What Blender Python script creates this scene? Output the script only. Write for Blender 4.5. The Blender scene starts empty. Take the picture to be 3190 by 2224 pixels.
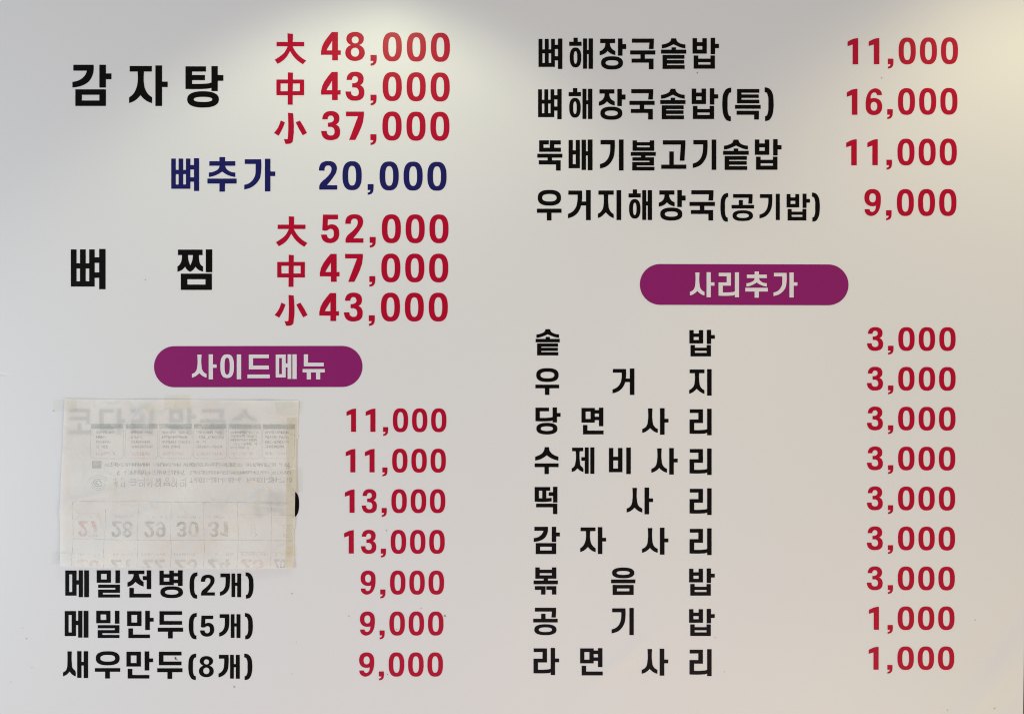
import bpy, bmesh, math, random
from mathutils import Vector
from mathutils.geometry import delaunay_2d_cdt

scene = bpy.context.scene
COL = scene.collection
S = 0.0004                      # metres per reference pixel: the visible sheet is 1.28 m wide
ZC = 1.60                       # height of the middle of the picture above the floor
CAM_D = 1.30


def wx(px):
    return (px - 1595.0) * S


def wz(py):
    return ZC + (1112.0 - py) * S


# ------------------------------------------------------------------ camera
cam_data = bpy.data.cameras.new('camera')
cam = bpy.data.objects.new('camera', cam_data)
COL.objects.link(cam)
cam.location = (0, -CAM_D, ZC)
cam.rotation_euler = (math.radians(90), 0, 0)
cam_data.sensor_width = 36.0
cam_data.lens = 36.0 * CAM_D / (3190 * S)
cam_data.clip_start = 0.01
cam_data.clip_end = 50
scene.camera = cam

# ------------------------------------------------------------------ world and lamps
world = bpy.data.worlds.new('World')
scene.world = world
world.use_nodes = True
bg = world.node_tree.nodes['Background']
bg.inputs['Color'].default_value = (0.978, 0.974, 1.000, 1)
WORLD_STRENGTH = 0.779

# the far side of the room, behind the photographer, is dim; ceiling, floor and sides are bright
_nt = world.node_tree
_tc = _nt.nodes.new('ShaderNodeTexCoord')
_sep = _nt.nodes.new('ShaderNodeSeparateXYZ')
_nt.links.new(_tc.outputs['Generated'], _sep.inputs[0])
_mr = _nt.nodes.new('ShaderNodeMapRange')
_mr.interpolation_type = 'SMOOTHSTEP'
_mr.inputs['From Min'].default_value = -0.95
_mr.inputs['From Max'].default_value = -0.50
_mr.inputs['To Min'].default_value = 0.10
_mr.inputs['To Max'].default_value = 1.0
_nt.links.new(_sep.outputs['Y'], _mr.inputs['Value'])
_mu = _nt.nodes.new('ShaderNodeMath')
_mu.operation = 'MULTIPLY'
_nt.links.new(_mr.outputs[0], _mu.inputs[0])
_mu.inputs[1].default_value = WORLD_STRENGTH
_nt.links.new(_mu.outputs[0], bg.inputs['Strength'])


def aim(o, target):
    d = Vector(target) - o.location
    o.rotation_euler = d.to_track_quat('-Z', 'Y').to_euler()


def spot(name, loc, target, energy, color, size_deg, blend, radius):
    l = bpy.data.lights.new(name, 'SPOT')
    l.energy = energy
    l.color = color
    l.spot_size = math.radians(size_deg)
    l.spot_blend = blend
    l.shadow_soft_size = radius
    o = bpy.data.objects.new(name, l)
    o.location = loc
    COL.objects.link(o)
    aim(o, target)
    return o


def area(name, loc, target, energy, color, sx, sy):
    l = bpy.data.lights.new(name, 'AREA')
    l.shape = 'RECTANGLE'
    l.size = sx
    l.size_y = sy
    l.energy = energy
    l.color = color
    o = bpy.data.objects.new(name, l)
    o.location = loc
    COL.objects.link(o)
    aim(o, target)
    return o


# two ceiling downlights close to the wall, a cool window to the left, light thrown back by the floor, and a fill lamp added to lift the middle
spot('ceiling_spot_middle', (wx(1150), -0.301, wz(-245)), (wx(1150), -0.301 + math.sin(0.426), wz(-245) - math.cos(0.426)), 2.25, (0.958, 1.000, 0.664), 103.1, 0.52, 0.02)
spot('ceiling_spot_right', (wx(3310), -0.347, wz(-530)), (wx(3310), -0.347 + math.sin(0.313), wz(-530) - math.cos(0.313)), 5.04, (1.000, 0.862, 0.458), 103.1, 0.67, 0.02)
area('window_light', (-1.45, -0.95, 1.33), (-0.4, 0.0, 1.4), 6.97, (0.670, 0.826, 1.000), 0.35, 0.5)
area('floor_bounce_light', (1.0, -1.35, 0.08), (0.1, 0.0, 1.4), 11.69, (1.000, 0.787, 0.224), 1.4, 0.9)
area('added_fill_light', (0.15, -1.05, 0.85), (0.0, 0.0, 1.55), 2.21, (0.863, 0.619, 1.000), 1.3, 0.5)

scene.view_settings.view_transform = 'Standard'
scene.view_settings.look = 'None'
scene.view_settings.exposure = 0.0
scene.view_settings.gamma = 1.0
scene.view_settings.use_curve_mapping = False
scene.cycles.use_denoising = True
scene.cycles.filter_width = 1.05
scene.cycles.max_bounces = 10
scene.cycles.diffuse_bounces = 6
scene.cycles.transmission_bounces = 8


# ------------------------------------------------------------------ materials
def new_mat(name):
    m = bpy.data.materials.new(name)
    m.use_nodes = True
    nt = m.node_tree
    nt.nodes.clear()
    out = nt.nodes.new('ShaderNodeOutputMaterial')
    return m, nt, out


def math_node(nt, op, a, b=None, c=None):
    n = nt.nodes.new('ShaderNodeMath')
    n.operation = op
    for i, v in enumerate((a, b, c)):
        if v is None:
            continue
        if isinstance(v, (int, float)):
            n.inputs[i].default_value = v
        else:
            nt.links.new(v, n.inputs[i])
    return n.outputs[0]


def ridge(nt, sx, sz, x0, z0, ang, width, length, h):
    """a soft fold: gaussian across its line, gaussian along it"""
    ca, sa = math.cos(ang), math.sin(ang)
    dx = math_node(nt, 'SUBTRACT', sx, x0)
    dz = math_node(nt, 'SUBTRACT', sz, z0)
    u = math_node(nt, 'ADD', math_node(nt, 'MULTIPLY', dx, ca), math_node(nt, 'MULTIPLY', dz, sa))
    v = math_node(nt, 'ADD', math_node(nt, 'MULTIPLY', dx, -sa), math_node(nt, 'MULTIPLY', dz, ca))
    uu = math_node(nt, 'POWER', math_node(nt, 'ABSOLUTE', math_node(nt, 'DIVIDE', u, length)), 2.0)
    vv = math_node(nt, 'POWER', math_node(nt, 'ABSOLUTE', math_node(nt, 'DIVIDE', v, width)), 2.0)
    e = math_node(nt, 'EXPONENT', math_node(nt, 'MULTIPLY', math_node(nt, 'ADD', uu, vv), -1.0))
    return math_node(nt, 'MULTIPLY', e, h)


def sheet_bump(nt):
    """the sheet's gentle waves and folds, shared by the white sheet and by the ink printed on it"""
    geo = nt.nodes.new('ShaderNodeNewGeometry')
    sep = nt.nodes.new('ShaderNodeSeparateXYZ')
    nt.links.new(geo.outputs['Position'], sep.inputs[0])
    sx, sz = sep.outputs['X'], sep.outputs['Z']
    flat = nt.nodes.new('ShaderNodeCombineXYZ')
    nt.links.new(sx, flat.inputs[0])
    nt.links.new(sz, flat.inputs[1])
    n1 = nt.nodes.new('ShaderNodeTexNoise')
    n1.inputs['Scale'].default_value = 3.4
    n1.inputs['Detail'].default_value = 1.5
    nt.links.new(flat.outputs[0], n1.inputs['Vector'])
    n2 = nt.nodes.new('ShaderNodeTexNoise')
    n2.inputs['Scale'].default_value = 260.0
    n2.inputs['Detail'].default_value = 2.0
    nt.links.new(flat.outputs[0], n2.inputs['Vector'])
    h = math_node(nt, 'MULTIPLY', n1.outputs['Fac'], 0.0042)
    h = math_node(nt, 'ADD', h, math_node(nt, 'MULTIPLY', n2.outputs['Fac'], 0.000022))
    for args in ((wx(3105), wz(2010), math.radians(57), 0.022, 0.13, -0.0042),
                 (wx(3060), wz(2130), math.radians(52), 0.03, 0.10, 0.0036),
                 (wx(3120), wz(2200), math.radians(50), 0.014, 0.05, -0.0018),
                 (wx(1935), wz(2060), math.radians(40), 0.010, 0.045, 0.0014),
                 (wx(-5), wz(1164), math.radians(-8), 0.0018, 0.011, -0.0006)):
        h = math_node(nt, 'ADD', h, ridge(nt, sx, sz, *args))
    b = nt.nodes.new('ShaderNodeBump')
    b.inputs['Strength'].default_value = 1.0
    b.inputs['Distance'].default_value = 1.0
    nt.links.new(h, b.inputs['Height'])
    return b.outputs['Normal'], flat.outputs[0]


def sheet_material(name, col, var=0.03, rough=0.36, spec=0.24):
    m, nt, out = new_mat(name)
    p = nt.nodes.new('ShaderNodeBsdfPrincipled')
    nrm, vec = sheet_bump(nt)
    nt.links.new(nrm, p.inputs['Normal'])
    ns = nt.nodes.new('ShaderNodeTexNoise')
    ns.inputs['Scale'].default_value = 420.0
    ns.inputs['Detail'].default_value = 2.0
    nt.links.new(vec, ns.inputs['Vector'])
    mix = nt.nodes.new('ShaderNodeMix')
    mix.data_type = 'RGBA'
    mix.inputs['A'].default_value = tuple(c * (1 - var) for c in col) + (1,)
    mix.inputs['B'].default_value = tuple(min(1, c * (1 + var)) for c in col) + (1,)
    nt.links.new(ns.outputs['Fac'], mix.inputs['Factor'])
    nt.links.new(mix.outputs['Result'], p.inputs['Base Color'])
    p.inputs['Roughness'].default_value = rough
    p.inputs['Specular IOR Level'].default_value = spec
    nt.links.new(p.outputs[0], out.inputs['Surface'])
    return m


M_SHEET = sheet_material('white_printed_sheet', (0.78, 0.775, 0.76), 0.02)
M_BLACK = sheet_material('black_ink', (0.0045, 0.004, 0.0034), 0.15, spec=0.12)
M_RED = sheet_material('red_ink', (0.46, 0.0012, 0.026), 0.06)
M_BLUE = sheet_material('navy_ink', (0.011, 0.011, 0.112), 0.1)
M_PURPLE = sheet_material('purple_ink', (0.265, 0.014, 0.145), 0.05)
M_WHITE = sheet_material('unprinted_white', (0.76, 0.73, 0.74), 0.02)


def plain(name, col, rough=0.6, spec=0.3):
    m, nt, out = new_mat(name)
    p = nt.nodes.new('ShaderNodeBsdfPrincipled')
    p.inputs['Base Color'].default_value = (*col, 1)
    p.inputs['Roughness'].default_value = rough
    p.inputs['Specular IOR Level'].default_value = spec
    nt.links.new(p.outputs[0], out.inputs['Surface'])
    return m


def wall_material():
    m, nt, out = new_mat('dark_wall')
    p = nt.nodes.new('ShaderNodeBsdfPrincipled')
    tc = nt.nodes.new('ShaderNodeTexCoord')
    n = nt.nodes.new('ShaderNodeTexNoise')
    n.inputs['Scale'].default_value = 9
    n.inputs['Detail'].default_value = 6
    nt.links.new(tc.outputs['Object'], n.inputs['Vector'])
    r = nt.nodes.new('ShaderNodeValToRGB')
    r.color_ramp.elements[0].color = (0.028, 0.022, 0.014, 1)
    r.color_ramp.elements[1].color = (0.06, 0.048, 0.03, 1)
    nt.links.new(n.outputs['Fac'], r.inputs['Fac'])
    nt.links.new(r.outputs[0], p.inputs['Base Color'])
    p.inputs['Roughness'].default_value = 0.7
    nt.links.new(p.outputs[0], out.inputs['Surface'])
    return m


def paper_material():
    m, nt, out = new_mat('thin_calendar_paper')
    tc = nt.nodes.new('ShaderNodeNewGeometry')
    n = nt.nodes.new('ShaderNodeTexNoise')
    n.inputs['Scale'].default_value = 15
    n.inputs['Detail'].default_value = 4
    nt.links.new(tc.outputs['Position'], n.inputs['Vector'])
    r = nt.nodes.new('ShaderNodeValToRGB')
    r.color_ramp.elements[0].position = 0.30
    r.color_ramp.elements[0].color = (0.92, 0.88, 0.83, 1)
    r.color_ramp.elements[1].position = 0.72
    r.color_ramp.elements[1].color = (0.992, 0.978, 0.92, 1)
    nt.links.new(n.outputs['Fac'], r.inputs['Fac'])
    fine = nt.nodes.new('ShaderNodeTexNoise')
    fine.inputs['Scale'].default_value = 34
    fine.inputs['Detail'].default_value = 2.5
    fine.inputs['Distortion'].default_value = 0.8
    nt.links.new(tc.outputs['Position'], fine.inputs['Vector'])
    b = nt.nodes.new('ShaderNodeBump')
    b.inputs['Strength'].default_value = 0.7
    b.inputs['Distance'].default_value = 0.0075
    nt.links.new(fine.outputs['Fac'], b.inputs['Height'])
    d = nt.nodes.new('ShaderNodeBsdfDiffuse')
    t = nt.nodes.new('ShaderNodeBsdfTranslucent')
    for s in (d, t):
        nt.links.new(r.outputs[0], s.inputs['Color'])
        nt.links.new(b.outputs[0], s.inputs['Normal'])
    mx = nt.nodes.new('ShaderNodeMixShader')
    mx.inputs[0].default_value = 0.35
    nt.links.new(d.outputs[0], mx.inputs[1])
    nt.links.new(t.outputs[0], mx.inputs[2])
    nt.links.new(mx.outputs[0], out.inputs['Surface'])
    return m


def tape_material(name, tint, gloss=0.02):
    m, nt, out = new_mat(name)
    t = nt.nodes.new('ShaderNodeBsdfTransparent')
    t.inputs['Color'].default_value = (*tint, 1)
    g = nt.nodes.new('ShaderNodeBsdfGlossy')
    g.inputs['Roughness'].default_value = 0.35
    mx = nt.nodes.new('ShaderNodeMixShader')
    mx.inputs[0].default_value = gloss
    nt.links.new(t.outputs[0], mx.inputs[1])
    nt.links.new(g.outputs[0], mx.inputs[2])
    nt.links.new(mx.outputs[0], out.inputs['Surface'])
    return m


M_WALL = wall_material()
M_PAPER = paper_material()
M_TAPE_CLEAR = tape_material('clear_tape', (0.98, 0.98, 0.965))
M_TAPE_YELLOW = tape_material('yellowed_tape', (0.99, 0.98, 0.94))
M_TAPE_TAN = tape_material('tan_tape', (0.955, 0.93, 0.865))


def show_through(name, col, density, patchy):
    """ink on the back of the thin page: seen through it, pale and patchy"""
    m, nt, out = new_mat(name)
    geo = nt.nodes.new('ShaderNodeNewGeometry')
    n = nt.nodes.new('ShaderNodeTexNoise')
    n.inputs['Scale'].default_value = 95
    n.inputs['Detail'].default_value = 4
    nt.links.new(geo.outputs['Position'], n.inputs['Vector'])
    mr = nt.nodes.new('ShaderNodeMapRange')
    mr.inputs['From Min'].default_value = 0.32
    mr.inputs['From Max'].default_value = 0.66
    mr.inputs['To Min'].default_value = density - patchy
    mr.inputs['To Max'].default_value = density + patchy
    nt.links.new(n.outputs['Fac'], mr.inputs['Value'])
    d = nt.nodes.new('ShaderNodeBsdfDiffuse')
    d.inputs['Color'].default_value = (*col, 1)
    t = nt.nodes.new('ShaderNodeBsdfTransparent')
    mx = nt.nodes.new('ShaderNodeMixShader')
    nt.links.new(mr.outputs[0], mx.inputs[0])
    nt.links.new(t.outputs[0], mx.inputs[1])
    nt.links.new(d.outputs[0], mx.inputs[2])
    nt.links.new(mx.outputs[0], out.inputs['Surface'])
    return m


M_SHOW_GREY = show_through('grey_showthrough_ink', (0.50, 0.49, 0.46), 0.44, 0.27)
M_SHOW_DARK = show_through('dark_showthrough_ink', (0.50, 0.49, 0.46), 0.29, 0.22)
M_SHOW_FAINT = show_through('faint_showthrough_ink', (0.52, 0.51, 0.48), 0.15, 0.14)
M_SHOW_BAR = show_through('slate_showthrough_ink', (0.50, 0.53, 0.51), 0.40, 0.2)
M_SHOW_RED = show_through('red_showthrough_ink', (0.80, 0.55, 0.52), 0.29, 0.22)
M_SHOW_PINK = show_through('pink_showthrough_ink', (0.82, 0.60, 0.57), 0.24, 0.18)
M_SHOW_BLUE = show_through('blue_showthrough_ink', (0.44, 0.48, 0.55), 0.32, 0.2)
M_SHOW_LINE = show_through('ruled_line_ink', (0.47, 0.46, 0.44), 0.36, 0.3)
M_STAIN = plain('brown_sauce', (0.16, 0.055, 0.02), 0.4, 0.4)
M_SPECK = plain('grey_brown_speck', (0.30, 0.27, 0.23), 0.6, 0.3)


# ------------------------------------------------------------------ lettering
# a glyph is a list of shapes in the coordinates of an enlarged view:
#  ('r',x0,y0,x1,y1) bar   ('p',[..]) outline   ('o',cx,cy,rx,ry,irx,iry[,n[,icx,icy]]) ring
def box(x0, y0, x1, y1, hx0, hy0, hx1, hy1):
    return [('r', x0, y0, x1, hy0), ('r', x0, hy1, x1, y1), ('r', x0, y0, hx0, y1), ('r', hx1, y0, x1, y1)]


R = lambda *a: ('r',) + a
P = lambda *a: ('p', list(a))
O = lambda *a: ('o',) + a

G = {}
G['감'] = [P((82,352),(262,352),(262,404),(250,452),(217,502),(158,537),(74,553),(74,504),(125,492),(165,468),(192,435),(203,404),(82,404)),
          R(314,352,372,554), R(372,429,421,480)] + box(100,570,372,717,158,618,314,669)
G['자'] = [R(584,363,781,412), P((654,412),(711,412),(711,520),(722,570),(748,613),(783,642),(783,693),(740,676),(705,650),(680,622),(655,650),(620,676),(579,692),(579,642),(615,612),(640,568),(653,520)),
          R(813,358,872,718), R(872,502,922,550)]
G['탕'] = [R(1081,366,1139,566), R(1081,366,1263,412), R(1081,443,1254,488),
          P((1081,520),(1250,520),(1290,516),(1314,508),(1314,556),(1285,563),(1240,566),(1081,566)),
          R(1312,364,1368,585), R(1368,443,1418,494), O(1237,659,141,72,83,23,2.4)]
G['뼈'] = [R(62,393,112,722), R(143,393,193,722), R(224,393,272,722), R(62,516,272,562), R(62,676,272,722),
          R(312,389,368,746), R(270,463,314,512), R(270,597,314,645)]
G['찜'] = [R(1015,395,1233,443), P((1050,443),(1104,443),(1108,490),(1124,535),(1142,490),(1148,443),(1201,443),(1203,490),(1214,525),(1237,546),(1237,590),(1195,572),(1170,546),(1150,573),(1123,592),(1096,573),(1078,546),(1053,573),(1010,591),(1010,546),(1034,522),(1047,490)),
          R(1262,393,1319,595)] + box(1040,608,1316,752,1098,657,1259,705)
G['추'] = [R(1245,147,1288,180), R(1168,178,1366,212), P((1247,210),(1288,210),(1298,235),(1325,255),(1366,264),(1366,297),(1325,288),(1290,272),(1266,256),(1240,272),(1205,288),(1164,297),(1164,264),(1205,255),(1237,235)),
          R(1153,309,1376,346), R(1245,344,1287,407)]
G['가'] = [P((1437,161),(1562,161),(1562,250),(1552,305),(1525,345),(1485,375),(1433,390),(1433,355),(1470,343),(1500,315),(1517,280),(1520,240),(1520,196),(1437,196)),
          R(1591,157,1633,405), R(1631,254,1670,288)]
G['사'] = [P((656,157),(698,157),(698,270),(706,310),(724,335),(747,349),(747,385),(715,373),(694,358),(676,340),(655,360),(632,375),(603,385),(603,349),(630,335),(648,310),(656,270)),
          R(768,154,810,402), R(808,254,846,288)]
G['리'] = [R(889,160,1010,194), R(968,160,1010,288), R(889,255,1010,288), R(887,255,929,387),
          P((887,352),(1015,352),(1038,349),(1052,343),(1052,375),(1035,384),(1005,387),(887,387)), R(1049,155,1090,402)]
G['이'] = [O(854,320,68,118,26,84,2.6), R(950,203,994,450)]
G['드'] = [R(1070,205,1112,352), R(1070,205,1269,241), R(1070,314,1269,352), R(1056,403,1278,440)]
G['메'] = box(1337,205,1436,433,1371,240,1398,400) + [R(1434,293,1457,333), R(1455,203,1492,447), R(1503,203,1545,447)]
G['뉴'] = [R(1616,203,1658,322), R(1616,286,1814,322), R(1604,349,1824,383), R(1645,381,1687,452), R(1737,381,1779,452)]
G['밀'] = box(407,103,533,213,445,135,496,184) + [R(573,103,613,217), R(420,230,613,258), R(572,230,613,302), R(420,274,613,302), R(420,274,461,344), R(420,317,613,344)]
G['전'] = [R(688,106,832,138), P((737,136),(782,136),(788,165),(800,187),(825,208),(825,247),(795,236),(772,222),(752,206),(735,224),(712,240),(681,249),(681,211),(710,196),(730,170)),
          R(853,104,893,270), R(818,155,855,190), R(698,259,738,344), R(698,311,893,344)]
G['병'] = [R(967,107,1005,235), R(1055,107,1095,235), R(967,138,1095,170), R(967,203,1095,235), R(1132,104,1174,242),
          R(1093,128,1134,158), R(1093,187,1134,217), O(1076,297,101,52,60,22,2.4)]
G['개'] = [P((1512,131),(1597,131),(1597,210),(1590,260),(1570,295),(1540,318),(1508,329),(1508,296),(1535,280),(1552,252),(1558,215),(1558,164),(1512,164)),
          R(1611,131,1644,340), R(1662,131,1697,341), R(1642,212,1664,240)]
LP = [(1306,120),(1306,152),(1289,158),(1280,180),(1277,237),(1280,295),(1288,316),(1303,322),(1303,354),(1270,347),(1248,318),(1237,270),(1236,215),(1245,160),(1268,130)]
G['('] = [P(*LP)]
G[')'] = [P(*[(-x, y) for x, y in LP])]
G['만'] = box(679,467,807,599,717,500,768,568) + [R(840,464,881,634), R(879,527,915,560), R(690,620,731,706), R(690,675,882,706)]
G['두'] = [R(967,467,1007,588), R(967,467,1168,500), R(967,555,1168,588), R(952,615,1177,650), R(1043,648,1085,710)]
G['새'] = [P((145,827),(184,827),(184,930),(191,975),(217,1004),(217,1048),(195,1037),(178,1022),(164,1005),(146,1026),(106,1048),(106,1013),(130,997),(142,970),(145,930)),
          R(232,825,270,1061), R(290,825,329,1063), R(268,920,292,952)]
G['우'] = [O(504,888,106,62,66,30,2.5), R(390,975,615,1007), R(481,1005,523,1067)]
G['해'] = [R(526,141,573,188), R(478,186,615,231), O(548,360,64,110,20,70,2.4), R(632,149,676,485), R(694,149,742,486), R(674,277,696,322)]
G['장'] = [R(824,153,990,200), P((881,198),(932,198),(938,235),(956,265),(993,288),(993,334),(960,324),(930,308),(907,287),(885,310),(855,326),(818,336),(818,292),(850,275),(874,245)),
          R(1023,149,1073,340), R(1071,211,1114,267), O(956,420,122,73,72,30,2.4)]
G['국'] = [R(1179,151,1424,196), P((1375,190),(1424,190),(1420,266),(1368,266)), R(1159,282,1440,327), R(1274,325,1323,375), R(1175,373,1420,417), R(1368,373,1420,490)]
G['솥'] = [P((1619,147),(1672,147),(1684,180),(1715,202),(1776,215),(1776,258),(1730,250),(1685,232),(1645,213),(1605,232),(1560,250),(1513,259),(1513,216),(1575,200),(1606,180)),
          R(1621,247,1670,276), R(1504,273,1785,317), R(1521,332,1570,487), R(1521,332,1765,374), R(1521,388,1763,429), R(1521,445,1768,487)]
G['밥'] = [R(1857,146,1906,317), R(1966,146,2015,317), R(1857,190,2015,233), R(1857,273,2015,317), R(2058,142,2107,324), R(2105,209,2150,256),
          R(1870,338,1920,484), R(2056,338,2105,484), R(1870,373,2105,412), R(1870,439,2105,484)]
G['특'] = [R(455,130,500,277), R(455,130,684,168), R(455,186,678,221), R(455,240,684,277), R(434,294,698,333), R(450,354,680,395), R(631,354,680,444)]
G['뚝'] = [R(143,138,191,265), R(143,138,250,183), R(143,220,384,265), R(261,138,310,265), R(261,138,382,183), R(122,287,400,330), R(237,328,285,362), R(139,360,381,405), R(330,360,381,473)]
G['배'] = [R(474,134,520,448), R(553,134,598,448), R(474,249,598,295), R(474,403,598,448), R(617,131,665,467), R(685,129,737,470), R(663,260,687,306)]
G['기'] = [P((828,134),(985,134),(985,240),(975,315),(950,370),(905,420),(822,452),(822,402),(870,383),(910,340),(930,285),(936,230),(936,183),(828,183)), R(1032,129,1083,473)]
G['불'] = [R(1186,140,1235,255), R(1378,140,1427,255), R(1186,160,1427,196), R(1186,216,1427,255), R(1166,268,1445,310), R(1281,308,1330,330),
          R(1184,327,1425,365), R(1375,327,1425,417), R(1184,380,1425,417), R(1182,380,1232,472), R(1182,432,1430,472)]
G['고'] = [R(1525,138,1775,185), P((1725,183),(1775,183),(1764,364),(1713,364)), R(1597,262,1646,410), R(1507,408,1785,454)]
G['거'] = [P((470,699),(621,699),(621,800),(610,870),(580,935),(540,975),(466,1005),(466,957),(515,932),(555,880),(570,820),(572,744),(470,744)), R(666,693,718,1025), R(608,820,668,863)]
G['지'] = [R(806,699,975,745), P((865,743),(914,743),(916,850),(924,900),(945,937),(975,960),(975,1005),(935,985),(908,962),(886,940),(866,962),(840,985),(801,1003),(801,957),(830,937),(855,900),(864,850)), R(1006,695,1057,1025)]
G['공'] = [R(414,1220,614,1258), P((575,1256),(614,1256),(611,1318),(570,1318)), R(473,1281,514,1336), R(398,1332,629,1368), O(513,1442,105,55,63,24,2.4)]
G['당'] = [R(102,969,150,1118), R(102,969,252,1008), P((102,1080),(250,1080),(275,1077),(295,1070),(295,1108),(275,1116),(250,1118),(102,1118)),
          R(293,966,341,1132), R(339,1028,381,1069), O(229,1201,117,64,69,26,2.4)]
G['면'] = box(616,972,763,1133,662,1011,717,1094) + [R(761,995,812,1033), R(761,1069,812,1106), R(810,969,858,1173), R(633,1160,681,1263), R(633,1222,861,1263)]
G['수'] = [P((204,82),(251,82),(258,120),(285,155),(320,175),(356,188),(356,231),(310,218),(260,195),(228,171),(195,195),(150,218),(99,230),(99,188),(140,172),(175,150),(198,115)),
          R(93,262,358,303), R(202,301,250,380)]
G['제'] = [R(512,87,634,126), P((551,124),(595,124),(597,240),(605,285),(635,318),(635,358),(605,345),(570,315),(540,345),(507,356),(507,318),(535,295),(548,255)),
          R(614,192,654,232), R(652,84,695,376), R(713,83,758,377)]
G['비'] = [R(923,90,971,359), R(1024,90,1073,359), R(923,188,1073,228), R(923,319,1073,359), R(1116,86,1166,380)]
G['떡'] = [R(93,527,140,688), R(93,527,265,567), R(177,527,222,688), P((93,649),(255,649),(281,646),(281,684),(255,688),(93,688)), R(297,524,345,698), R(249,584,299,625), R(109,711,344,751), R(296,711,344,827)]
G['볶'] = [R(99,96,148,221), R(285,96,334,221), R(99,122,334,160), R(99,184,334,221), R(192,219,240,245), R(80,242,351,283), R(94,304,213,345), R(164,304,213,397), R(222,304,334,345), R(285,304,334,397)]
G['음'] = [O(1081,157,124,59,74,22,2.4), R(946,230,1217,271)] + box(963,290,1198,400,1011,329,1150,360)
G['라'] = [R(83,1000,230,1040), R(181,1000,230,1155), R(83,1114,230,1155), R(81,1114,130,1274),
          P((81,1234),(225,1234),(255,1230),(274,1222),(274,1262),(255,1272),(230,1274),(81,1274)), R(271,995,319,1294), R(317,1112,364,1153)]
G['코'] = [R(0,0,72,11), R(61,0,72,48), R(0,25,72,36), R(30,46,41,72), R(-4,68,76,80)]
G['다'] = [R(0,1,13,66), R(0,1,44,12), R(0,55,44,66), R(54,0,67,80), R(66,32,80,43)]
G['막'] = box(0,1,41,42,12,12,29,31) + [R(54,0,66,48), R(66,18,80,29), R(4,53,66,64), R(54,53,66,80)]
G['大'] = [R(220,186,528,234), P((342,91),(403,96),(401,190),(345,190)), P((345,232),(398,232),(412,262),(445,310),(490,355),(549,393),(514,434),(470,405),(420,360),(370,286),(340,340),(300,385),(232,429),(200,383),(260,345),(305,305),(335,255))]
G['中'] = [P((346,524),(402,528),(398,882),(344,882))] + box(219,604,525,777,265,647,478,733)
G['小'] = [P((347,973),(404,979),(404,1265),(398,1295),(380,1311),(350,1318),(320,1318),(302,1264),(330,1268),(345,1262),(347,1240)),
          P((267,1059),(313,1080),(290,1140),(243,1227),(192,1197),(235,1140)), P((434,1080),(479,1060),(520,1125),(558,1198),(511,1223),(470,1150))]
G['0'] = [O(1508,240,106,163,44,112,2.55)]
G['1'] = [P((300,151),(311,151),(311,357),(268,357),(268,201),(228,214),(228,179))]
G['2'] = [P((692,258),(697,215),(715,180),(750,159),(793,153),(840,159),(873,180),(890,215),(891,245),(882,280),(855,325),(780,420),(895,420),(895,468),(696,468),(696,428),(790,322),(820,283),(832,245),(826,215),(812,204),(793,201),(772,206),(758,225),(754,258))]
G['3'] = [P((999,608),(1004,575),(1025,540),(1060,521),(1094,517),(1135,522),(1170,543),(1187,575),(1189,605),(1180,640),(1150,667),(1180,688),(1195,720),(1197,755),(1188,795),(1160,825),(1125,837),(1090,840),(1045,833),(1010,808),(992,770),(987,738),(1049,738),(1055,770),(1075,786),(1094,789),(1118,784),(1133,765),(1136,742),(1128,712),(1110,696),(1085,692),(1062,692),(1062,645),(1085,645),(1110,636),(1126,618),(1127,597),(1118,575),(1097,566),(1075,571),(1062,588),(1058,608))]
G['4'] = [R(839,77,903,389), R(715,280,935,328), P((715,292),(836,77),(880,77),(839,172),(775,282),(760,328),(715,328))]
G['5'] = [P((737,748),(904,748),(904,799),(792,799),(789,870),(815,858),(850,857),(885,872),(910,905),(918,950),(912,1000),(890,1035),(855,1057),(815,1063),(770,1055),(735,1028),(720,995),(717,970),(779,970),(787,995),(800,1009),(818,1014),(840,1006),(855,985),(858,955),(853,925),(838,908),(820,905),(802,911),(788,921),(729,921))]
G['7'] = [P((993,962),(1193,962),(1193,1000),(1096,1274),(1028,1274),(1128,1012),(993,1012))]
G['8'] = [O(1095,150,98,77,39,40,2.1,1096,163), O(1094,306,109,93,46,51,2.1,1094,301)]
NINE_TAIL = [(485,395),(485,440),(475,490),(455,525),(430,542),(405,547),(378,538),(358,515),(355,493),(394,493),(400,508),(415,515),(430,510),(442,493),(446,470),(446,440),(452,400)]
G['9'] = [O(419,401,66,68,27,36,2.25,419,403), P(*NINE_TAIL)]
G['6'] = [O(-419,-401,66,68,27,36,2.25,-419,-403), P(*[(-x, -y) for x, y in NINE_TAIL])]
G[','] = [P((1269,331),(1335,331),(1335,385),(1330,415),(1312,440),(1285,450),(1270,453),(1270,428),(1290,422),(1299,408),(1301,398),(1269,398))]


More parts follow.
